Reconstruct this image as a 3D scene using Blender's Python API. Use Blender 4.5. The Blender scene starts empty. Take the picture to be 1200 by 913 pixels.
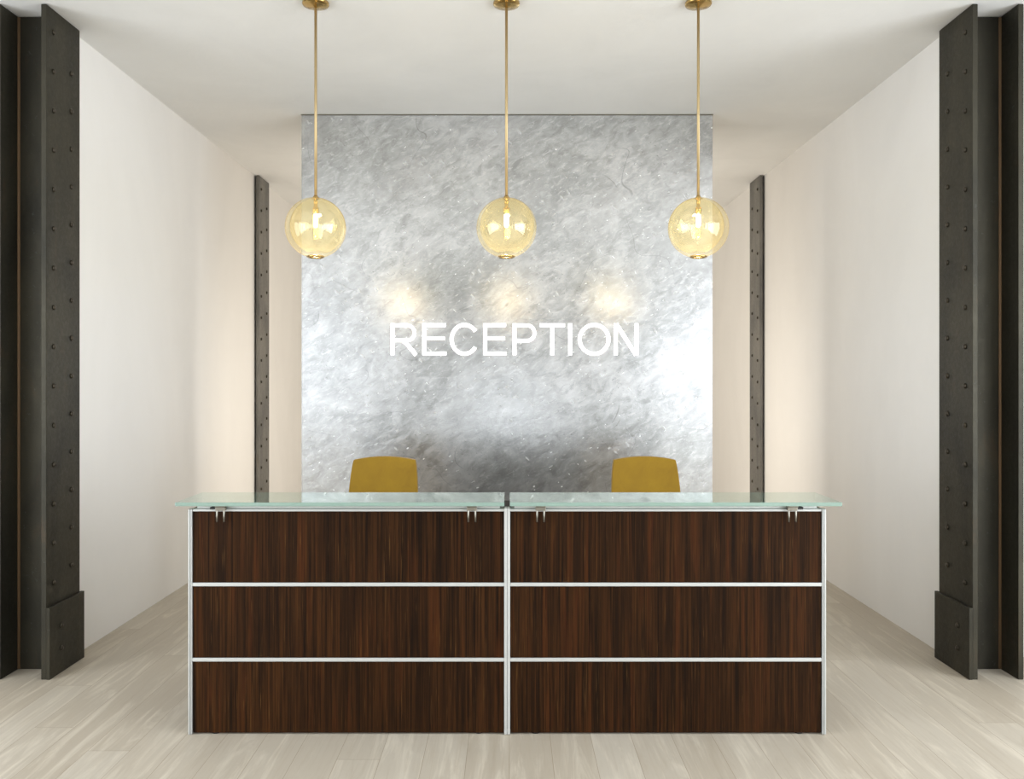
import bpy, bmesh, math, random
from mathutils import Vector, Matrix
PI = math.pi
random.seed(4)
C = bpy.context.scene.collection
SC = bpy.context.scene

# ------------------------------------------------------------------ camera
CAM_H = 1.683
cam = bpy.data.cameras.new('camera'); camo = bpy.data.objects.new('camera', cam); C.objects.link(camo)
camo.location = (0, 0, CAM_H); camo.rotation_euler = (PI/2, 0, 0)
cam.sensor_width = 36; cam.lens = 30.0; cam.shift_x = 3/1200; cam.shift_y = -14.5/1200
cam.clip_start = .05
SC.camera = camo

# ------------------------------------------------------------------ world, exposure
w = bpy.data.worlds.new('world'); SC.world = w; w.use_nodes = True
w.node_tree.nodes['Background'].inputs[0].default_value = (.86, .93, 1, 1)
w.node_tree.nodes['Background'].inputs[1].default_value = 1.0
vs = SC.view_settings
vs.view_transform = 'Standard'; vs.look = 'None'; vs.gamma = 1; vs.use_curve_mapping = False
vs.exposure = 0.36

# ------------------------------------------------------------------ room measures
CEIL = CAM_H + 2.08
HW = 2.63            # half width between the long side walls
YB = 11.6            # back wall
YC = 4.93            # where the side walls begin, at the big steel columns
FW = 4.6             # half width of the entrance zone
YF = -4.2            # glazed front wall
PY = 6.75            # face of the metal panel

def area(name, loc, rot, sx, sy, power, col=(1, 1, 1), spread=PI):
    l = bpy.data.lights.new(name, 'AREA'); l.shape = 'RECTANGLE'; l.size = sx; l.size_y = sy
    l.energy = power; l.color = col; l.spread = spread
    o = bpy.data.objects.new(name, l); C.objects.link(o); o.location = loc; o.rotation_euler = rot
    return o
# daylight just outside each opening; the last number is how bright the sky in it looks
OPEN = [(-4.25, -3.05, .35, 3.35, 1.7), (-.95, .95, .45, 1.7, 2.0), (3.0, 4.35, .12, 3.2, 1.9)]
for x0, x1, z0, z1, L in OPEN:
    area('daylight', ((x0+x1)/2, YF-.32, (z0+z1)/2), (PI/2, 0, 0), x1-x0, z1-z0, PI*L*(x1-x0)*(z1-z0), (.93, .97, 1))
# unseen side glazing, added to light the room: (side, y0, y1, z0, z1, brightness)
ADDED_SIDE = [(-1, -3.6, 3.6, .25, 3.35, 3.5), (1, -3.6, 3.6, .25, 3.35, 5.4)]
for sx, y0, y1, z0, z1, L in ADDED_SIDE:
    area('daylight', (sx*(FW+.32), (y0+y1)/2, (z0+z1)/2), (PI/2, 0, sx*PI/2), y1-y0, z1-z0, PI*L*(y1-y0)*(z1-z0), (.93, .965, 1))
# warm light added out of sight behind the metal panel, brightens the rear walls
area('wall_washer', (0, PY+.30, 1.25), (PI/2, 0, 0), 2.6, 1.6, 85, (1, .93, .83))

# ------------------------------------------------------------------ helpers
def new_bm(): return bmesh.new()
def add_box(bm, x0, x1, y0, y1, z0, z1, bev=0, mat=0):
    v = [bm.verts.new(p) for p in ((x0,y0,z0),(x1,y0,z0),(x1,y1,z0),(x0,y1,z0),(x0,y0,z1),(x1,y0,z1),(x1,y1,z1),(x0,y1,z1))]
    fs = [bm.faces.new([v[i] for i in q]) for q in ((0,3,2,1),(4,5,6,7),(0,1,5,4),(1,2,6,5),(2,3,7,6),(3,0,4,7))]
    for f in fs: f.material_index = mat
    if bev:
        es = list({e for f in fs for e in f.edges})
        r = bmesh.ops.bevel(bm, geom=es, offset=bev, segments=2, profile=.5, affect='EDGES')
    return bm
def add_lathe(bm, prof, seg=48, cx=0, cy=0, sm=True, cap0=False, cap1=False):
    rings = []
    for r, z in prof:
        if r < 1e-6: rings.append([bm.verts.new((cx, cy, z))])
        else: rings.append([bm.verts.new((cx+r*math.cos(2*PI*k/seg), cy+r*math.sin(2*PI*k/seg), z)) for k in range(seg)])
    for a, b in zip(rings, rings[1:]):
        for k in range(seg):
            k2 = (k+1) % seg
            if len(a) == 1 and len(b) == 1: continue
            if len(a) == 1: f = bm.faces.new((a[0], b[k2], b[k]))
            elif len(b) == 1: f = bm.faces.new((a[k], a[k2], b[0]))
            else: f = bm.faces.new((a[k], a[k2], b[k2], b[k]))
            f.smooth = sm
    if cap0 and len(rings[0]) > 1: bm.faces.new(rings[0][::-1])
    if cap1 and len(rings[-1]) > 1: bm.faces.new(rings[-1])
    return bm
def add_tube(bm, pts, r, seg=10, closed=False):
    pts = [Vector(p) for p in pts]; n = len(pts); rings = []
    up = Vector((0, 0, 1)); prev = None
    for i, p in enumerate(pts):
        if closed: t = (pts[(i+1) % n]-pts[i-1]).normalized()
        else: t = (pts[min(i+1, n-1)]-pts[max(i-1, 0)]).normalized()
        if prev is None:
            a = up if abs(t.dot(up)) < .95 else Vector((1, 0, 0))
            u = t.cross(a).normalized()
        else: u = (prev - t*prev.dot(t)).normalized()
        prev = u; v = t.cross(u)
        rr = r[i] if isinstance(r, (list, tuple)) else r
        rings.append([bm.verts.new(p+u*rr*math.cos(2*PI*k/seg)+v*rr*math.sin(2*PI*k/seg)) for k in range(seg)])
    pairs = list(zip(rings, rings[1:])) + ([(rings[-1], rings[0])] if closed else [])
    for a, b in pairs:
        for k in range(seg):
            f = bm.faces.new((a[k], a[(k+1) % seg], b[(k+1) % seg], b[k])); f.smooth = True
    if not closed: bm.faces.new(rings[0][::-1]); bm.faces.new(rings[-1])
    return bm
def add_cyl(bm, p, q, r, seg=20): return add_tube(bm, [p, q], r, seg)
def obj(name, bm, mat, parent=None, loc=None, **props):
    bmesh.ops.recalc_face_normals(bm, faces=bm.faces)
    me = bpy.data.meshes.new(name); bm.to_mesh(me); bm.free()
    for m in (mat if isinstance(mat, (list, tuple)) else [mat]): me.materials.append(m)
    o = bpy.data.objects.new(name, me); C.objects.link(o)
    if parent: o.parent = parent
    if loc: o.location = loc
    for k, v in props.items(): o[k] = v
    return o
def thing(name, label, cat, loc=(0,0,0), rotz=0, group=None):
    o = bpy.data.objects.new(name, None); C.objects.link(o); o.empty_display_size = .1
    o.location = loc; o.rotation_euler = (0, 0, rotz); o['label'] = label; o['category'] = cat
    if group: o['group'] = group
    o['kind'] = 'thing'
    return o
def struct(name, bm, m, parent=None): return obj(name, bm, m, parent, kind='structure')
def copy_tree(o, parent=None):
    c = o.copy(); C.objects.link(c)
    if parent: c.parent = parent
    for ch in list(o.children): copy_tree(ch, c)
    return c

# ------------------------------------------------------------------ materials
class Mat:
    def __init__(s, name):
        s.m = bpy.data.materials.new(name); s.m.use_nodes = True; s.t = s.m.node_tree; s.n = s.t.nodes
        s.out = s.n['Material Output']; s.b = s.n['Principled BSDF']
    def new(s, typ, **kw):
        n = s.n.new(typ)
        for k, v in kw.items(): setattr(n, k, v)
        return n
    def link(s, a, b): s.t.links.new(a, b)
    def coord(s, scale=(1,1,1), rot=(0,0,0), loc=(0,0,0), kind='Object'):
        tc = s.new('ShaderNodeTexCoord'); mp = s.new('ShaderNodeMapping')
        mp.inputs['Scale'].default_value = scale; mp.inputs['Rotation'].default_value = rot; mp.inputs['Location'].default_value = loc
        s.link(tc.outputs[kind], mp.inputs['Vector']); return mp.outputs['Vector']
    def coord_turned(s, scale, rot, loc=(0,0,0)):
        # turns first and stretches afterwards, so streaks lie at a slant
        tc = s.new('ShaderNodeTexCoord'); mp = s.new('ShaderNodeMapping', vector_type='TEXTURE')
        mp.inputs['Scale'].default_value = tuple(1/k for k in scale); mp.inputs['Rotation'].default_value = rot; mp.inputs['Location'].default_value = loc
        s.link(tc.outputs['Object'], mp.inputs['Vector']); return mp.outputs['Vector']
    def noise(s, vec, scale, detail=4, rough=.55, dist=0):
        n = s.new('ShaderNodeTexNoise'); n.inputs['Scale'].default_value = scale; n.inputs['Detail'].default_value = detail
        n.inputs['Roughness'].default_value = rough; n.inputs['Distortion'].default_value = dist
        s.link(vec, n.inputs['Vector']); return n.outputs['Fac']
    def ramp(s, fac, stops, interp='LINEAR'):
        r = s.new('ShaderNodeValToRGB'); e = r.color_ramp.elements; r.color_ramp.interpolation = interp
        while len(e) < len(stops): e.new(.5)
        for el, (p, c) in zip(e, stops):
            el.position = p; el.color = (c, c, c, 1) if isinstance(c, (int, float)) else (*c, 1)
        s.link(fac, r.inputs['Fac']); return r.outputs['Color']
    def mix(s, a, b, fac, mode='MIX'):
        m = s.new('ShaderNodeMix', data_type='RGBA', blend_type=mode)
        for i, v in ((0, fac), (6, a), (7, b)):
            if isinstance(v, (int, float)): m.inputs[i].default_value = v if i == 0 else (v, v, v, 1)
            elif isinstance(v, tuple): m.inputs[i].default_value = (*v, 1)
            else: s.link(v, m.inputs[i])
        return m.outputs[2]
    def math(s, op, a, b=0.0):
        m = s.new('ShaderNodeMath', operation=op)
        for i, v in enumerate((a, b)):
            if isinstance(v, (int, float)): m.inputs[i].default_value = v
            else: s.link(v, m.inputs[i])
        return m.outputs[0]
    def bump(s, h, strength, dist=.01, nrm=None):
        b = s.new('ShaderNodeBump'); b.inputs['Strength'].default_value = strength; b.inputs['Distance'].default_value = dist
        s.link(h, b.inputs['Height'])
        if nrm: s.link(nrm, b.inputs['Normal'])
        return b.outputs['Normal']
    def set(s, **kw):
        for k, v in kw.items():
            i = s.b.inputs[k.replace('_', ' ')]
            if isinstance(v, (int, float)): i.default_value = v
            elif isinstance(v, tuple): i.default_value = (*v, 1)
            else: s.link(v, i)
        return s.m
def srgb(r, g, b): return tuple(((c/255)/12.92 if c <= 10 else ((c/255+.055)/1.055)**2.4) for c in (r, g, b))

def plaster(name, col, var=.05, bump=.12):
    M = Mat(name); v = M.coord((1, 1, 1)); v2 = M.coord((1, 1, .45))
    n1 = M.noise(v2, .9, 6, .6, .6); n2 = M.noise(v, 7, 5, .6, .3)
    c = M.mix(tuple(x*(1-var*2) for x in col), col, M.ramp(n1, [(.3, 0), (.72, 1)]))
    c = M.mix(c, tuple(x*(1-var) for x in col), M.math('MULTIPLY', M.ramp(n2, [(.45, 0), (.7, 1)]), .5))
    return M.set(Base_Color=c, Roughness=.72, Normal=M.bump(n2, bump, .01), Specular_IOR_Level=.3)
m_wall = plaster('wall_plaster', srgb(241, 239, 236), .04)
m_ceil = plaster('ceiling_plaster', srgb(238, 238, 236), .045, .25)
m_front = plaster('entrance_wall_paint', srgb(150, 148, 144), .03)

def floor_mat():
    M = Mat('oak_floor')
    br = M.new('ShaderNodeTexBrick'); br.offset = 0
    for k, x in (('Scale', 1), ('Mortar Size', .0012), ('Mortar Smooth', .3), ('Bias', 0), ('Brick Width', 2.2), ('Row Height', .19)): br.inputs[k].default_value = x
    br.inputs['Color1'].default_value = (0, 0, 0, 1); br.inputs['Color2'].default_value = (1, 1, 1, 1); br.inputs['Mortar'].default_value = (.5, .5, .5, 1)
    tc = M.new('ShaderNodeTexCoord'); sp = M.new('ShaderNodeSeparateXYZ'); M.link(tc.outputs['Object'], sp.inputs[0])
    row = M.math('FLOOR', M.math('DIVIDE', sp.outputs[0], .19))
    wn = M.new('ShaderNodeTexWhiteNoise', noise_dimensions='1D'); M.link(row, wn.inputs['W'])
    cb = M.new('ShaderNodeCombineXYZ'); M.link(M.math('ADD', sp.outputs[1], M.math('MULTIPLY', wn.outputs['Value'], 2.2)), cb.inputs[0]); M.link(sp.outputs[0], cb.inputs[1])
    M.link(cb.outputs[0], br.inputs['Vector'])
    # grain runs with the planks; each plank takes its own slice of it
    gv = M.coord((5.5, .55, 1))
    off = M.new('ShaderNodeVectorMath', operation='MULTIPLY_ADD'); M.link(br.outputs['Color'], off.inputs[0]); off.inputs[1].default_value = (17, 23, 9); M.link(gv, off.inputs[2])
    g1 = M.noise(off.outputs[0], 2.2, 6, .62, 1.4)
    gv2 = M.coord((60, 1.6, 1))
    g2 = M.noise(gv2, 1.4, 5, .6, .3)
    base = M.mix(srgb(179, 169, 153), srgb(192, 184, 170), br.outputs['Color'])
    c = M.mix(base, srgb(214, 206, 190), M.math('MULTIPLY', M.ramp(g1, [(.5, 0), (.68, 1)]), .6))
    c = M.mix(c, srgb(158, 144, 124), M.math('MULTIPLY', M.ramp(g1, [(.26, 1), (.42, 0)]), .35))
    c = M.mix(c, srgb(170, 156, 136), M.math('MULTIPLY', M.ramp(g2, [(.3, 1), (.5, 0)]), .35))
    c = M.mix(c, srgb(138, 122, 100), M.math('MULTIPLY', br.outputs['Fac'], .8))
    h = M.math('ADD', M.math('MULTIPLY', g2, .3), M.math('MULTIPLY', br.outputs['Fac'], -1))
    return M.set(Base_Color=c, Roughness=M.ramp(g1, [(.3, .42), (.7, .55)]), Normal=M.bump(h, .12, .004), Specular_IOR_Level=.35)
m_floor = floor_mat()

def wood_mat():
    M = Mat('dark_zebrano_veneer')
    tc = M.new('ShaderNodeTexCoord'); sp = M.new('ShaderNodeSeparateXYZ'); M.link(tc.outputs['Object'], sp.inputs[0])
    leaf = M.math('FLOOR', M.math('DIVIDE', M.math('ADD', sp.outputs[0], 5.585), .663))
    wn = M.new('ShaderNodeTexWhiteNoise', noise_dimensions='1D'); M.link(leaf, wn.inputs['W'])
    rowi = M.math('FLOOR', M.math('DIVIDE', sp.outputs[2], .353))
    seed = M.math('ADD', M.math('MULTIPLY', leaf, 3.7), M.math('MULTIPLY', rowi, 1.9))
    def grain(sx, sz, sc, det, rough, dist):
        cb = M.new('ShaderNodeCombineXYZ')
        M.link(M.math('MULTIPLY', sp.outputs[0], sx), cb.inputs[0]); M.link(seed, cb.inputs[1]); M.link(M.math('MULTIPLY', sp.outputs[2], sz), cb.inputs[2])
        return M.noise(cb.outputs[0], sc, det, rough, dist)
    fine = grain(120, 1.3, 1, 5, .7, .3); mid = grain(22, .9, 1, 4, .6, .4); big = grain(4, .5, 1, 3, .5, .2); hair = grain(210, 4, 1, 3, .6, 0)
    c = M.mix(srgb(22, 12, 5), srgb(68, 40, 16), M.ramp(fine, [(.36, 0), (.64, 1)]))
    c = M.mix(c, srgb(20, 11, 5), M.math('MULTIPLY', M.ramp(mid, [(.3, 1), (.52, 0)]), .75))
    c = M.mix(c, srgb(92, 46, 18), M.math('MULTIPLY', M.ramp(mid, [(.55, 0), (.75, 1)]), .5))
    c = M.mix(c, srgb(124, 88, 48), M.math('MULTIPLY', M.ramp(hair, [(.62, 0), (.74, 1)]), .45))
    c = M.mix(c, srgb(20, 12, 7), M.math('MULTIPLY', M.ramp(hair, [(.24, 1), (.38, 0)]), .7))
    c = M.mix(c, M.ramp(wn.outputs['Value'], [(0, .5), (1, 1.0)]), 1.0, 'MULTIPLY')
    c = M.mix(c, M.ramp(big, [(.3, .7), (.7, 1.0)]), .8, 'MULTIPLY')
    return M.set(Base_Color=c, Roughness=.5, Specular_IOR_Level=.08, Normal=M.bump(fine, .12, .002))
m_wood = wood_mat()

def steel_mat(name, k=1.0):
    M = Mat(name); v = M.coord((1, 1, 1)); v2 = M.coord((1, 1, .35))
    n = M.noise(v2, 3.2, 6, .6, .4); n2 = M.noise(v, 38, 5, .65, .6); r = M.noise(v2, 6, 6, .7, .8)
    c = M.mix(srgb(51, 49, 41), srgb(76, 72, 59), M.ramp(n, [(.35, 0), (.7, 1)]))
    c = M.mix(c, k, 1.0, 'MULTIPLY')
    c = M.mix(c, srgb(86, 66, 48), M.math('MULTIPLY', M.ramp(r, [(.58, 0), (.75, 1)]), .45))
    c = M.mix(c, srgb(108, 112, 112), M.math('MULTIPLY', M.ramp(n2, [(.62, 0), (.72, 1)]), .25))
    return M.set(Base_Color=c, Metallic=.55, Roughness=M.ramp(n2, [(.3, .42), (.7, .6)]), Normal=M.bump(n2, .25, .004), Specular_IOR_Level=.4)
m_steel = steel_mat('dark_mill_steel', .8)
m_steel_grey = steel_mat('grey_painted_steel', (3.6, 3.8, 5.0))
def simple(name, col, rough=.5, metal=0, **kw):
    M = Mat(name); v = M.coord((1, 1, 1)); n = M.noise(v, 14, 3)
    c = M.mix(tuple(x*.94 for x in col), col, n)
    return M.set(Base_Color=c, Roughness=rough, Metallic=metal, **kw)
m_rivet = simple('rivet_steel', srgb(62, 56, 46), .45, .6)
m_rust = simple('rusty_weld', srgb(112, 88, 62), .7, .1)
m_alu = simple('satin_aluminium', srgb(196, 198, 196), .38, .4)
m_steelbright = simple('brushed_nickel', srgb(140, 136, 126), .28, .9)
m_black = simple('black_plastic', srgb(20, 20, 20), .5)
m_carcass = simple('grey_laminate', srgb(120, 116, 110), .5)
m_brass = simple('polished_brass', srgb(196, 166, 108), .2, 1)
m_brass_rod = simple('satin_brass', srgb(186, 164, 122), .42, .7)
m_frame = simple('dark_window_frame', srgb(52, 52, 52), .5)
m_chrome = simple('chrome', srgb(200, 200, 200), .15, 1)

def fabric_mat():
    M = Mat('mustard_upholstery'); v = M.coord((1, 1, 1)); n = M.noise(v, 260, 2); n2 = M.noise(v, 9, 4, .6, .5)
    c = M.mix(srgb(130, 98, 6), srgb(164, 130, 18), n2)
    c = M.mix(c, srgb(116, 84, 8), M.math('MULTIPLY', n, .3))
    return M.set(Base_Color=c, Roughness=.85, Normal=M.bump(n, .3, .002), Sheen_Weight=.2)
m_fab = fabric_mat()

def panel_mat():
    M = Mat('scuffed_zinc_sheet')
    v = M.coord((1, 1, 1))
    vs = M.coord_turned((1, 1, 1.9), (0, -.6, 0))
    cloud = M.noise(v, 1.6, 7, .62, .8)
    smear = M.noise(vs, 6.5, 9, .72, .7)
    smear2 = M.noise(M.coord_turned((1, 1, 2.6), (0, -.45, 0)), 15, 8, .74, .6)
    # short flecks: two sheets of stretched cells
    def flecks(scale, rot, thr, st=(1, 1, 2.6)):
        vo = M.new('ShaderNodeTexVoronoi'); vo.inputs['Scale'].default_value = scale; vo.inputs['Randomness'].default_value = 1
        dv = M.new('ShaderNodeVectorMath', operation='ADD'); M.link(M.coord_turned(st, (0, rot, 0)), dv.inputs[0])
        nz = M.new('ShaderNodeTexNoise'); nz.inputs['Scale'].default_value = 18; M.link(M.coord(), nz.inputs['Vector'])
        sc = M.new('ShaderNodeVectorMath', operation='SCALE'); M.link(nz.outputs['Color'], sc.inputs[0]); sc.inputs['Scale'].default_value = .06
        M.link(sc.outputs[0], dv.inputs[1]); M.link(dv.outputs[0], vo.inputs['Vector'])
        spot = M.ramp(vo.outputs['Distance'], [(thr*.2, 1), (thr*1.15, 0)])
        sepc = M.new('ShaderNodeSeparateColor'); M.link(vo.outputs['Color'], sepc.inputs[0])
        return M.math('MULTIPLY', spot, M.math('MULTIPLY', M.ramp(sepc.outputs[0], [(.42, 0), (.75, 1)]), M.ramp(M.noise(M.coord((1, 1, 1), (0, 0, 0), (rot*5, 1, 2)), 2.6, 3), [(.42, .08), (.62, 1)]))), sepc.outputs[1]
    f1, id1 = flecks(9.5, .85, .27, (1, 1, 2.5)); f2, id2 = flecks(15, -.5, .27, (1, 1, 2.2)); f3, _ = flecks(24, .5, .22)
    # long thin scratches: iso-lines of slow noise
    def scratch(scale, loc, wd, msk):
        n = M.noise(M.coord((1, 1, 1), (0, .4, 0), loc), scale, 1, .4, .3)
        line = M.ramp(M.math('ABSOLUTE', M.math('SUBTRACT', n, .5)), [(0, 1), (wd, 0)])
        mk = M.ramp(M.noise(M.coord((1, 1, 1), (0, 0, 0), (loc[1], loc[0], loc[2])), 2.2, 2), [(msk, 0), (msk+.04, 1)])
        return M.math('MULTIPLY', line, mk)
    s1 = scratch(2.1, (5, 2, 3), .0016, .54); s2 = scratch(3.4, (9, 4, 2), .003, .6)
    c = M.mix(srgb(176, 178, 178), srgb(222, 223, 224), M.ramp(cloud, [(.3, 0), (.7, 1)]))
    c = M.mix(c, srgb(150, 151, 150), M.math('MULTIPLY', M.ramp(smear, [(.36, 1), (.52, 0)]), .5))
    c = M.mix(c, srgb(240, 241, 243), M.math('MULTIPLY', M.ramp(smear, [(.54, 0), (.68, 1)]), .45))
    c = M.mix(c, srgb(238, 239, 240), M.math('MULTIPLY', M.ramp(smear2, [(.53, 0), (.64, 1)]), .6))
    c = M.mix(c, srgb(244, 244, 244), M.math('MULTIPLY', f1, .5))
    c = M.mix(c, srgb(236, 236, 236), M.math('MULTIPLY', f2, .4))
    c = M.mix(c, srgb(120, 118, 114), M.math('MULTIPLY', f3, .7))
    c = M.mix(c, srgb(96, 94, 90), M.math('MULTIPLY', s1, .45))
    c = M.mix(c, srgb(120, 118, 112), M.math('MULTIPLY', s2, .45))
    rough = M.ramp(smear, [(.3, .17), (.7, .26)])
    rough = M.mix(rough, .38, M.math('MAXIMUM', f1, f2))
    h = M.math('ADD', M.math('MULTIPLY', smear, .8), M.math('MULTIPLY', smear2, .5))
    h = M.math('ADD', h, M.math('MULTIPLY', f1, .35)); h = M.math('ADD', h, M.math('MULTIPLY', f2, -.35))
    return M.set(Base_Color=c, Metallic=.72, Roughness=rough, Normal=M.bump(h, .11, .012))
m_panel = panel_mat()

def glow_mat(name, col, strength):
    M = Mat(name); e = M.new('ShaderNodeEmission'); e.inputs[0].default_value = (*col, 1); e.inputs[1].default_value = strength
    M.link(e.outputs[0], M.out.inputs[0]); return M.m
m_letter = glow_mat('lit_letter_acrylic', (1, 1, .99), 1.6)
m_bulb = glow_mat('lamp_filament_glow', (1, .93, .62), 18)

def globe_mat():
    M = Mat('amber_glass')
    tr = M.new('ShaderNodeBsdfTransparent'); tr.inputs[0].default_value = (.98, .955, .87, 1)
    tl = M.new('ShaderNodeBsdfTranslucent'); tl.inputs[0].default_value = (1, .95, .68, 1)
    gl = M.new('ShaderNodeBsdfGlossy'); gl.inputs[0].default_value = (1, .92, .74, 1); gl.inputs['Roughness'].default_value = .04
    lw = M.new('ShaderNodeLayerWeight'); lw.inputs[0].default_value = .5
    M.link(M.ramp(lw.outputs['Facing'], [(0, (.98, .955, .86)), (.75, (.97, .94, .82)), (.93, (.80, .66, .40)), (1, (.62, .45, .2))]), tr.inputs[0])
    edge = M.ramp(lw.outputs['Facing'], [(.0, .034), (.72, .045), (.93, .1), (1, .2)])
    mx = M.new('ShaderNodeMixShader'); M.link(edge, mx.inputs[0]); M.link(tr.outputs[0], mx.inputs[1]); M.link(tl.outputs[0], mx.inputs[2])
    fr = M.ramp(lw.outputs['Facing'], [(0, .05), (.6, .08), (.86, .2), (1, .95)])
    mx2 = M.new('ShaderNodeMixShader'); M.link(fr, mx2.inputs[0]); M.link(mx.outputs[0], mx2.inputs[1]); M.link(gl.outputs[0], mx2.inputs[2])
    M.link(mx2.outputs[0], M.out.inputs[0]); return M.m
m_globe = globe_mat()
def bulbglass_mat():
    M = Mat('clear_bulb_glass')
    tr = M.new('ShaderNodeBsdfTransparent'); tr.inputs[0].default_value = (1, .97, .85, 1)
    gl = M.new('ShaderNodeBsdfGlossy'); gl.inputs['Roughness'].default_value = .05
    lw = M.new('ShaderNodeLayerWeight'); fr = M.ramp(lw.outputs['Facing'], [(0, .05), (.6, .09), (1, .8)])
    mx = M.new('ShaderNodeMixShader'); M.link(fr, mx.inputs[0]); M.link(tr.outputs[0], mx.inputs[1]); M.link(gl.outputs[0], mx.inputs[2])
    M.link(mx.outputs[0], M.out.inputs[0]); return M.m
m_bulbglass = bulbglass_mat()
def glass_top_mat(name, face):
    M = Mat(name)
    n = M.noise(M.coord(), 3, 2)
    tr = M.new('ShaderNodeBsdfTransparent'); tr.inputs[0].default_value = (.70, .84, .78, 1)
    df = M.new('ShaderNodeBsdfDiffuse'); M.link(M.mix(srgb(138, 162, 152), srgb(148, 172, 162), n), df.inputs[0])
    gl = M.new('ShaderNodeBsdfGlossy'); gl.inputs[0].default_value = (.93, .98, .95, 1); gl.inputs['Roughness'].default_value = .03
    mx = M.new('ShaderNodeMixShader'); mx.inputs[0].default_value = .45 if face else .8
    M.link(tr.outputs[0], mx.inputs[1]); M.link(df.outputs[0], mx.inputs[2])
    lw = M.new('ShaderNodeLayerWeight'); fr = M.ramp(lw.outputs['Facing'], [(0, .05), (.6, .14), (.84, .72), (1, .95)])
    mx2 = M.new('ShaderNodeMixShader'); M.link(fr, mx2.inputs[0]); M.link(mx.outputs[0], mx2.inputs[1]); M.link(gl.outputs[0], mx2.inputs[2])
    M.link(mx2.outputs[0], M.out.inputs[0]); return M.m
m_gtop = glass_top_mat('green_tint_glass', True)
m_gedge = glass_top_mat('glass_edge', False)

# ------------------------------------------------------------------ room shell
T = .2
bm = new_bm(); add_box(bm, -FW-T, FW+T, YF-T, YB+T, -.1, 0); struct('floor', bm, m_floor)
bm = new_bm()
add_box(bm, -FW-T, FW+T, YF-T, YB+T, CEIL, CEIL+T)
struct('ceiling', bm, m_ceil)
for sx, nm in ((-1, 'left'), (1, 'right')):
    bm = new_bm()
    a, b = sorted((sx*HW, sx*(FW+T))); add_box(bm, a, b, YC+.20, YB+T, 0, CEIL)
    struct('wall_' + nm, bm, m_wall)
    bm = new_bm(); a, b = sorted((sx*FW, sx*(FW+T)))
    _, y0, y1, z0, z1, L = ADDED_SIDE[0 if sx < 0 else 1]
    add_box(bm, a, b, YF, y0, 0, CEIL); add_box(bm, a, b, y1, YC+.20, 0, CEIL); add_box(bm, a, b, y0, y1, 0, z0); add_box(bm, a, b, y0, y1, z1, CEIL)
    struct('wall_entrance_' + nm, bm, m_front)
    bm = new_bm(); a, b = sorted((sx*(FW+.05), sx*(FW+.13)))
    for k in range(5):
        yy = y0+(y1-y0-.05)*k/4; add_box(bm, a, b, yy, yy+.05, z0, z1)
    add_box(bm, a, b, y0, y1, z0, z0+.05); add_box(bm, a, b, y0, y1, z1-.05, z1)
    struct('window_%d' % (4 if sx < 0 else 5), bm, m_frame)  # frame of the unseen side glazing added for its light
bm = new_bm(); add_box(bm, -HW, HW, YB, YB+T, 0, CEIL); struct('wall_back', bm, m_wall)
bm = new_bm(); xs = -FW
for x0, x1, z0, z1, L in OPEN:
    add_box(bm, xs, x0, YF-T, YF, 0, CEIL); add_box(bm, x0, x1, YF-T, YF, 0, z0); add_box(bm, x0, x1, YF-T, YF, z1, CEIL); xs = x1
add_box(bm, xs, FW, YF-T, YF, 0, CEIL)
struct('wall_front', bm, m_front)
for i, (x0, x1, z0, z1, L) in enumerate(OPEN):
    bm = new_bm(); t = .05
    add_box(bm, x0, x0+t, YF-.12, YF-.04, z0, z1); add_box(bm, x1-t, x1, YF-.12, YF-.04, z0, z1)
    add_box(bm, x0+t, x1-t, YF-.12, YF-.04, z0, z0+t); add_box(bm, x0+t, x1-t, YF-.12, YF-.04, z1-t, z1)
    struct('window_%d' % (i+1), bm, m_frame)

# ------------------------------------------------------------------ metal feature panel with its writing
pn = thing('metal_wall_panel', 'tall square sheet of scuffed silvery metal hanging behind the desk', 'wall panel', (0, PY, 0))
PX0, PX1 = -1.645, 1.608
bm = new_bm(); add_box(bm, PX0, PX1, 0, .012, .02, CEIL-.008, .002); obj('metal_sheet', bm, m_panel, pn)
bm = new_bm()
add_box(bm, PX0+.06, PX1-.06, .0125, .06, 0, CEIL)
obj('backing_frame', bm, m_carcass, pn)
bm = new_bm(); add_box(bm, PX0-.004, PX1+.004, -.002, .03, CEIL-.0075, CEIL-.0005); obj('top_channel', bm, m_steelbright, pn)  # thin strip standing in for the shadow line under the ceiling

def ribbon(bm, pts, t, y0, y1, closed=False):
    n = len(pts); L = []; R = []
    for i, p in enumerate(pts):
        p = Vector(p)
        pa = Vector(pts[i-1]) if (i > 0 or closed) else None
        pb = Vector(pts[(i+1) % n]) if (i < n-1 or closed) else None
        d1 = (p-pa).normalized() if pa is not None else None; d2 = (pb-p).normalized() if pb is not None else None
        if d1 is None: d1 = d2
        if d2 is None: d2 = d1
        nn = (Vector((-d1.y, d1.x))+Vector((-d2.y, d2.x))).normalized(); k = max(.35, nn.dot(Vector((-d1.y, d1.x))))
        L.append(p+nn*t/2/k); R.append(p-nn*t/2/k)
    V = [[bm.verts.new((q.x, y, q.y)) for q in S] for S in (L, R) for y in (y0, y1)]
    LF, LB, RF, RB = V
    m = n if closed else n-1
    for i in range(m):
        j = (i+1) % n
        for q in ((LF[i], LF[j], RF[j], RF[i]), (LB[i], RB[i], RB[j], LB[j]), (LF[i], LB[i], LB[j], LF[j]), (RF[i], RF[j], RB[j], RB[i])): bm.faces.new(q)
    if not closed:
        bm.faces.new((LF[0], RF[0], RB[0], LB[0])); bm.faces.new((LF[-1], LB[-1], RB[-1], RF[-1]))
S148 = 1000/PY
sign = thing('reception_sign', 'glowing white capital letters spelling RECEPTION across the metal panel', 'sign', (0, PY, 0))
H = .251; Z0 = CAM_H + (442-416.3)/S148; st = .0305
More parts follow.
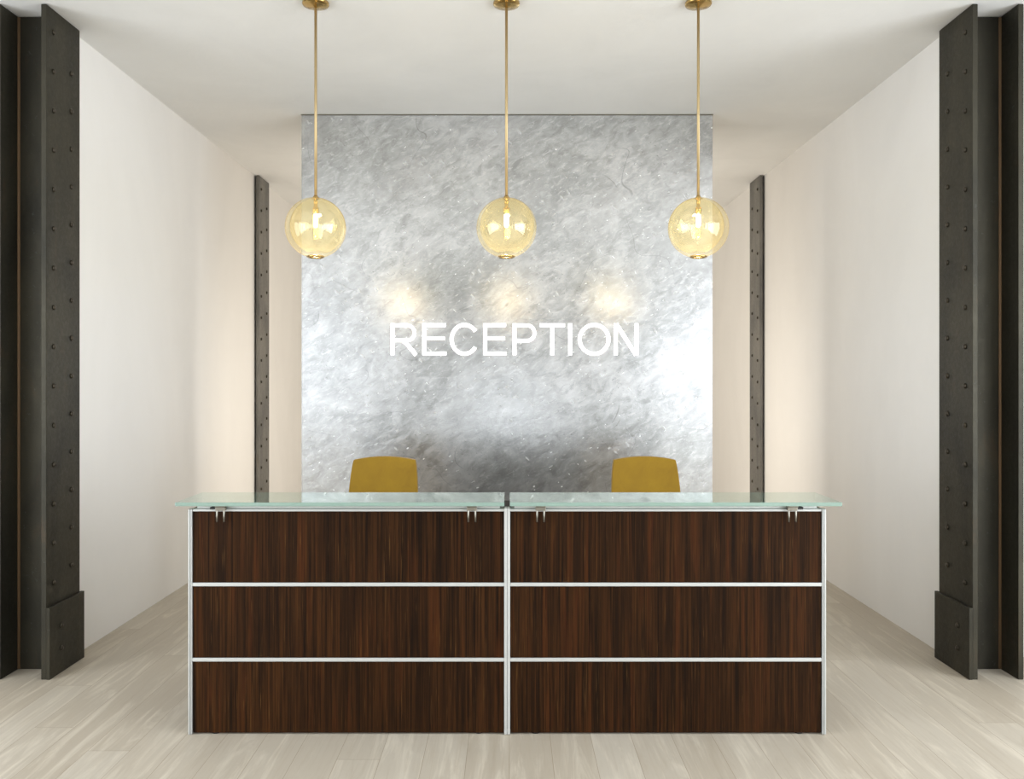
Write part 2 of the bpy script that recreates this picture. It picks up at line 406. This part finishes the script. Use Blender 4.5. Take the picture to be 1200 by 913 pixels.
def arc(cx, cz, rx, rz, a0, a1, n=28): return [(cx+rx*math.cos(math.radians(a0+(a1-a0)*k/n)), cz+rz*math.sin(math.radians(a0+(a1-a0)*k/n))) for k in range(n+1)]
def letter(ch, p0, p1):
    x0 = (p0-597)/S148; W = (p1-p0)/S148; h = st/2; bm = new_bm(); F, B = -.008, -.0008
    rb = lambda pts, closed=False, t=st: ribbon(bm, [(x0+x, Z0+z) for x, z in pts], t, F, B, closed)
    if ch == 'E':
        rb([(h, 0), (h, H)]); rb([(st, H-h*.9), (W*.97, H-h*.9)], t=st*.9); rb([(st, H*.53), (W*.93, H*.53)], t=st*.88); rb([(st, h*.9), (W, h*.9)], t=st*.9)
    elif ch in 'PR':
        lo = .47 if ch == 'R' else .455
        r = (H-h-H*lo)/2; zc = H*lo+r
        bw = W*.93 if ch == 'R' else W
        rb([(h, 0), (h, H)])
        rb([(st, H-h), (bw-h-r*.95, H-h)] + arc(bw-h-r*.95, zc, r*.95, r, 90, -90, 16)[1:] + [(st, H*lo)], t=st*.93)
        if ch == 'R': rb([(W*.46, H*lo-h*.5), (W*.58, H*.37), (W*.70, H*.23), (W-st*.58, 0)], t=st*.98)
    elif ch == 'C': rb(arc(W*.52, H/2, W*.52-h, H/2+.004-h, 33, 327, 40))
    elif ch == 'O': rb(arc(W/2, H/2, W/2-h, H/2+.004-h, 0, 360, 48)[:-1], True)
    elif ch == 'T': rb([(W/2, 0), (W/2, H-st*.9)]); rb([(0, H-h*.9), (W, H-h*.9)], t=st*.9)
    elif ch == 'I': rb([(W/2, 0), (W/2, H)])
    elif ch == 'N': rb([(h, 0), (h, H)]); rb([(W-h, 0), (W-h, H)]); rb([(st*.62, H-.002), (W-st*.62, .002)], t=st*1.04)
    obj('letter', bm, m_letter, sign)
for ch, a, b in (('R', 457.8, 490.2), ('E', 495, 523.4), ('C', 527, 560.3), ('E', 566.3, 593.8), ('P', 600.6, 628.6), ('T', 632.3, 662), ('I', 665.4, 671), ('O', 677, 715.4), ('N', 719.2, 748)):
    letter(ch, a, b)

# ------------------------------------------------------------------ riveted steel columns
XF = 2.575; XR = 2.83; FT = .03; FWD = .37
def rivet_bm(r=.016):
    b = new_bm(); add_lathe(b, [(r, 0), (r*.92, r*.3), (r*.65, r*.58), (0, r*.72)], 12, cap0=True)
    # turn the dome's axis from z to -x so it stands on the flange face
    bmesh.ops.rotate(b, verts=b.verts, cent=(0, 0, 0), matrix=Matrix.Rotation(-PI/2, 3, 'Y')); return b
rivet_mesh = None
def column(sx, yc, label, inner=False):
    """origin at floor; x measured outward from the room's middle, sx picks the side"""
    global rivet_mesh
    c = thing('steel_column', label, 'column', (sx*XF, yc, 0), 0, None)
    def bx(b, xa, xb, ya, yb, za, zb, bev=.003):
        a_, b_ = sorted((sx*(xa-XF), sx*(xb-XF))); add_box(b, a_, b_, ya, yb, za, zb, bev)
    H_ = CEIL-.004; m_steel = m_steel_grey if inner else globals()['m_steel']
    b = new_bm(); bx(b, XF, XF+FT, -FWD/2, FWD/2, 0, H_); obj('flange', b, m_steel, c)
    if not inner:
        b = new_bm(); bx(b, XF+FT, XR, -.011, .011, 0, H_, 0); obj('web', b, m_steel, c)
        b = new_bm(); bx(b, XR, XR+FT, -FWD/2, FWD/2, 0, H_); obj('flange', b, m_steel, c)
        b = new_bm(); add_cyl(b, (sx*(XR-.004-XF), -.015, .005), (sx*(XR-.004-XF), -.015, H_-.005), .009, 8); obj('weld_bead', b, m_rust, c)
    else:
        b = new_bm(); bx(b, XF+FT, HW-.002, -.011, .011, 0, H_, 0); obj('web', b, m_steel, c)
    b = new_bm(); bx(b, XF-.022, XF-.0005, -FWD/2-.004, FWD/2+.012, 0, .40, .003); pl = obj('base_plate', b, m_steel, c)
    ks = []
    for ph, yy in ((1.855, -.11), (1.690, .085)):
        z = ph - .222*int(ph/.222)
        while z < CEIL-.1:
            if z > .44: ks.append((yy, z))
            z += .222
    for yy, z in ks:
        if rivet_mesh is None:
            r = obj('rivet', rivet_bm(), m_rivet, c); rivet_mesh = r.data
        else:
            r = bpy.data.objects.new('rivet', rivet_mesh); C.objects.link(r); r.parent = c
        r.location = (0, yy, z); r.rotation_euler = (0, 0, 0 if sx > 0 else PI)
    for z in (.14, .27):
        r = bpy.data.objects.new('rivet', rivet_mesh); C.objects.link(r); r.parent = pl
        r.location = (-sx*.022, -.07, z); r.rotation_euler = (0, 0, 0 if sx > 0 else PI)
    return c
column(-1, YC, 'dark riveted steel column in the left foreground, cut by the left picture edge')
column(1, YC, 'dark riveted steel column in the right foreground, cut by the right picture edge')
column(-1, 8.96, 'slim grey riveted steel column standing far back against the left wall', True)
column(1, 8.96, 'slim grey riveted steel column standing far back against the right wall', True)

# ------------------------------------------------------------------ reception desk
DY = 4.016; DX = -.011; DH = 1.0625; HWD = 1.499; DD = .78
desk = thing('reception_desk', 'long reception desk of dark striped wood with silver trim and green glass tops', 'desk', (DX, DY, 0))
PT = .014   # half width of the middle post
def side_prof(b, xa, xb, y0):
    # full height in front, stepping down to desk height behind
    P = [(y0, .006), (DD, .006), (DD, .712), (.30, .712), (.30, DH-.004), (y0, DH-.004)]
    A = [b.verts.new((xa, y, z)) for y, z in P]; B = [b.verts.new((xb, y, z)) for y, z in P]
    b.faces.new(A[::-1]); b.faces.new(B)
    for i in range(len(P)): b.faces.new((A[i], A[(i+1) % 6], B[(i+1) % 6], B[i]))
for s in (-1, 1):
    xa, xb = (PT, HWD-.017) if s > 0 else (-HWD+.017, -PT)
    for za, zb in ((.008, .345), (.361, .699), (.715, 1.050)):
        b = new_bm(); add_box(b, xa+.0015, xb-.0015, .004, .024, za, zb, .001); obj('wood_panel', b, m_wood, desk)
    for z in (.353, .707):
        b = new_bm(); add_box(b, xa, xb, -.004, .02, z-.0085, z+.0085, .003); obj('rail', b, m_alu, desk)
    b = new_bm(); add_box(b, xa, xb, 0, .05, 1.0505, DH, .002); obj('top_rail', b, m_alu, desk)
    # end post: an outer fin and an inner fin with a dark groove between
    xo = s*HWD
    b = new_bm()
    p0, p1 = sorted((xo, xo-s*.0075)); add_box(b, p0, p1, -.006, .03, .003, DH, .001)
    p0, p1 = sorted((xo-s*.0075, xo-s*.0115)); add_box(b, p0, p1, .002, .03, .003, DH)
    p0, p1 = sorted((xo-s*.0115, xo-s*.017)); add_box(b, p0, p1, -.006, .03, .003, DH, .001)
    obj('post', b, m_alu, desk)
    b = new_bm(); p0, p1 = sorted((xo-s*.002, xo-s*.024)); side_prof(b, p0, p1, .0305); obj('side_panel', b, m_wood, desk)
    p0, p1 = sorted((s*.02, xo-s*.0245))
    b = new_bm(); add_box(b, p0, p1, .06, DD, .715, .745, .003); obj('worktop', b, m_carcass, desk)
    b = new_bm(); add_box(b, p0, p1, .03, .056, .01, 1.045, 0); obj('inner_panel', b, m_carcass, desk)
    for fx in (s*(HWD-.12), s*.135):
        for fy in (.03, DD-.05):
            b = new_bm(); add_lathe(b, [(.02, 0), (.02, .006), (.012, .006), (.012, .03)], 16, fx, fy, False, True, True); obj('foot', b, m_black, desk)
    # glass top
    g0, g1 = (.0125, 1.559) if s > 0 else (-1.5446, -.0125)
    b = new_bm(); add_box(b, g0, g1, -.048, .302, 1.082, 1.100, .0015)
    b.faces.ensure_lookup_table()
    for f in b.faces: f.material_index = 0 if abs(f.normal.z) > .9 else 1
    b.normal_update()
    for f in b.faces: f.material_index = 0 if abs(f.normal.z) > .9 else 1
    obj('glass_top', b, [m_gtop, m_gedge], desk)
    # bright strip under the glass on which the clamps sit
    b = new_bm(); add_box(b, xa+.02, xb-.02, .01, .04, DH+.0005, DH+.012, .002); obj('glass_support_strip', b, m_alu, desk)
b = new_bm(); add_box(b, -PT, -.0008, -.006, .05, .003, DH+.004, .002); add_box(b, .0008, PT, -.006, .05, .003, DH+.004, .002); obj('post', b, m_alu, desk, label='wider silver middle post')
b = new_bm(); side_prof(b, -.0195, .0195, .0505); obj('side_panel', b, m_wood, desk)
# clamps, two per glass top
def clamp(x, s):
    k = bpy.data.objects.new('glass_clamp', None); C.objects.link(k); k.parent = desk; k.location = (x, 0, DH); k.empty_display_size = .02
    b = new_bm()
    add_box(b, -.024, .024, -.036, .05, .0125, .019, .002)
    add_box(b, -.024, .024, -.030, -.008, -.004, .0125, .002)
    obj('clamp_block', b, m_steelbright, k)
    for px in (-.0165, .0165):
        b = new_bm(); pts = [(px, -.012, .008), (px, -.022, .005), (px, -.026, -.006), (px, -.0262, -.03), (px, -.0255, -.057)]
        add_tube(b, pts, [.0045, .0045, .0045, .0045, .004], 10); obj('prong', b, m_steelbright, k)
    return k
for px, s in ((258.5, -1), (553, -1), (633.5, 1), (928.5, 1)):
    x = (px-597)/250.5-DX
    clamp(x, s)
    if px in (258.5, 928.5):
        b = new_bm(); xx = x + (-.038 if s < 0 else .040); add_cyl(b, (xx, -.018, DH+.005), (xx, .03, DH+.005), .0055, 12); add_box(b, xx-.014, xx+.014, -.02, .009, DH+.0006, DH+.0115, .002)
        obj('clamp_screw_block', b, m_black, desk)

# ------------------------------------------------------------------ mustard chairs
def make_chair(x, y, rz, label):
    c = thing('office_chair', label, 'chair', (x, y, 0), rz, 'mustard chairs behind the desk')
    # chair faces -y (towards the desk)
    def slab(rows, th, nx=12, crown=0.0):
        """rows: (z, halfwidth, ycentre, dish); soft slab standing up"""
        b = new_bm(); F = []; B = []
        for z, hw, yc, dish in rows:
            rf = []; rb = []
            for i in range(nx+1):
                u = -1+2*i/nx; zz = z + (crown*(1-u*u) if z == rows[-1][0] else crown*(1-u*u)*max(0, (z-rows[0][0])/(rows[-1][0]-rows[0][0])))
                yy = yc - dish*u*u
                rf.append(b.verts.new((hw*u, yy-th/2, zz))); rb.append(b.verts.new((hw*u, yy+th/2, zz)))
            F.append(rf); B.append(rb)
        for G in (F, B):
            for r0, r1 in zip(G, G[1:]):
                for i in range(nx): b.faces.new((r0[i], r0[i+1], r1[i+1], r1[i]))
        for r in (0, -1):
            for i in range(nx): b.faces.new((F[r][i], F[r][i+1], B[r][i+1], B[r][i]))
        for i in (0, -1):
            for k in range(len(rows)-1): b.faces.new((F[k][i], F[k+1][i], B[k+1][i], B[k][i]))
        return b
    top = 1.128
    rows = [(.60, .20, -.045, .015), (.70, .215, -.035, .02), (.82, .228, -.015, .024), (.93, .228, .012, .024), (1.03, .221, .035, .02), (1.09, .214, .048, .016), (top, .2065, .056, .014)]
    b = slab(rows, .055, 12, .022)
    bmesh.ops.recalc_face_normals(b, faces=b.faces)
    es = [e for e in b.edges if len(e.link_faces) == 2 and e.calc_face_angle(0) > 1.0]
    bmesh.ops.bevel(b, geom=es, offset=.0045, segments=3, profile=.5, affect='EDGES')
    for f in b.faces: f.smooth = True
    obj('backrest', b, m_fab, c)
    b = new_bm(); add_box(b, -.235, .235, -.43, .02, .46, .54, .03)
    for f in b.faces: f.smooth = True
    obj('seat', b, m_fab, c)
    b = new_bm()
    add_tube(b, [(0, -.15, .44), (0, .06, .445), (0, .085, .50), (0, .065, .62), (0, .065, .80)], .018, 12)
    obj('back_bar', b, m_chrome, c)
    b = new_bm(); add_lathe(b, [(.024, .1), (.024, .27), (.016, .28), (.016, .44), (.07, .44), (.07, .459), (0, .459)], 20, 0, -.19, True, True); obj('gas_lift', b, m_chrome, c)
    for k in range(5):
        a = 2*PI*k/5+.3; d = Vector((math.cos(a), math.sin(a), 0)); o0 = Vector((0, -.19, 0))
        b = new_bm(); add_tube(b, [o0+d*.015+Vector((0, 0, .12)), o0+d*.15+Vector((0, 0, .11)), o0+d*.29+Vector((0, 0, .075))], [.022, .018, .013], 10)
        leg = obj('leg', b, m_chrome, c)
        b = new_bm(); p = o0+d*.29; n = Vector((-d.y, d.x, 0))
        add_cyl(b, p+n*.006+Vector((0, 0, .028)), p+n*.026+Vector((0, 0, .028)), .028, 18); add_cyl(b, p-n*.026+Vector((0, 0, .028)), p-n*.006+Vector((0, 0, .028)), .028, 18)
        add_cyl(b, p-n*.012+Vector((0, 0, .028)), p+n*.012+Vector((0, 0, .028)), .008, 10); add_cyl(b, p+Vector((0, 0, .03)), p+Vector((0, 0, .072)), .007, 10)
        obj('castor', b, m_black, leg)
    return c
make_chair(-.838, 5.70, 0, 'mustard yellow chair behind the left half of the desk')
make_chair(.907, 5.70, 0, 'mustard yellow chair behind the right half of the desk')

# ------------------------------------------------------------------ globe pendants
LY = 4.726
def pendant(x, label, tilt, watts=2.6):
    p = thing('pendant_lamp', label, 'pendant lamp', (x, LY, CEIL), 0, 'globe pendants in a row over the desk')
    zc = CAM_H+.827-CEIL; R = .166
    b = new_bm(); add_lathe(b, [(.0, -.001), (.062, -.001), (.073, -.006), (.0735, -.016), (.070, -.021), (.045, -.028), (.017, -.032), (.010, -.036), (.0, -.036)], 48); obj('canopy', b, m_brass, p)
    b = new_bm(); add_cyl(b, (0, 0, -.034), (0, 0, zc+R+.004), .0078, 20); obj('rod', b, m_brass_rod, p)
    b = new_bm(); add_lathe(b, [(.0, R+.012), (.011, R+.012), (.014, R+.004), (.021, R-.003), (.021, R-.007), (.012, R-.010), (.010, R-.05), (.017, R-.055), (.0175, R-.082), (.0, R-.082)], 32, 0, 0)
    obj('socket', b, m_brass, p, (0, 0, zc))
    # glass: outer skin plus a slightly shifted, smaller inner skin (uneven hand-blown wall)
    b = new_bm(); prof = []
    a0 = math.asin(.020/R); a1 = PI-math.asin(.043/R)
    for k in range(41):
        a = a0+(a1-a0)*k/40; prof.append((R*math.sin(a), R*math.cos(a)))
    add_lathe(b, prof, 64)
    g = obj('globe_shade', b, m_globe, p, (0, 0, zc))
    b = new_bm(); r2 = R*.90; prof = []
    for k in range(41):
        a = .16+(PI-.16-.33)*k/40; prof.append((r2*math.sin(a), r2*math.cos(a)))
    add_lathe(b, prof, 64)
    inn = obj('inner_glass_wall', b, m_globe, g, (-.014*math.copysign(1, x)*tilt, -.01, .007)); inn.scale = (1, 1, 1.02)
    b = new_bm(); add_tube(b, [(.043*math.cos(2*PI*k/40), .043*math.sin(2*PI*k/40), -R*.966) for k in range(40)], .0058, 10, True); obj('bottom_ring', b, m_brass, p, (0, 0, zc))
    # tubular bulb
    b = new_bm(); add_lathe(b, [(.013, R-.082), (.0165, R-.092), (.0165, R-.205), (.013, R-.216), (0, R-.221)], 24); bl = obj('bulb', b, m_bulbglass, p, (0, 0, zc))
    b = new_bm(); add_lathe(b, [(0, .0), (.0115, -.003), (.0125, -.03), (.0125, -.063), (.009, -.071), (0, -.073)], 16); obj('filament', b, m_bulb, bl, (0, 0, R-.09))
    l = bpy.data.lights.new('bulb_light', 'POINT'); l.energy = watts; l.color = (1, .83, .66); l.shadow_soft_size = .018
    lo = bpy.data.objects.new('bulb_light', l); C.objects.link(lo); lo.parent = p; lo.location = (0, 0, zc+R-.24)
    return p
pendant(-1.073, 'leftmost of the three amber glass globe lamps hanging on brass rods', 1)
pendant(-.0165, 'middle of the three amber glass globe lamps hanging on brass rods', .3)
pendant(1.046, 'rightmost of the three amber glass globe lamps hanging on brass rods', 1)
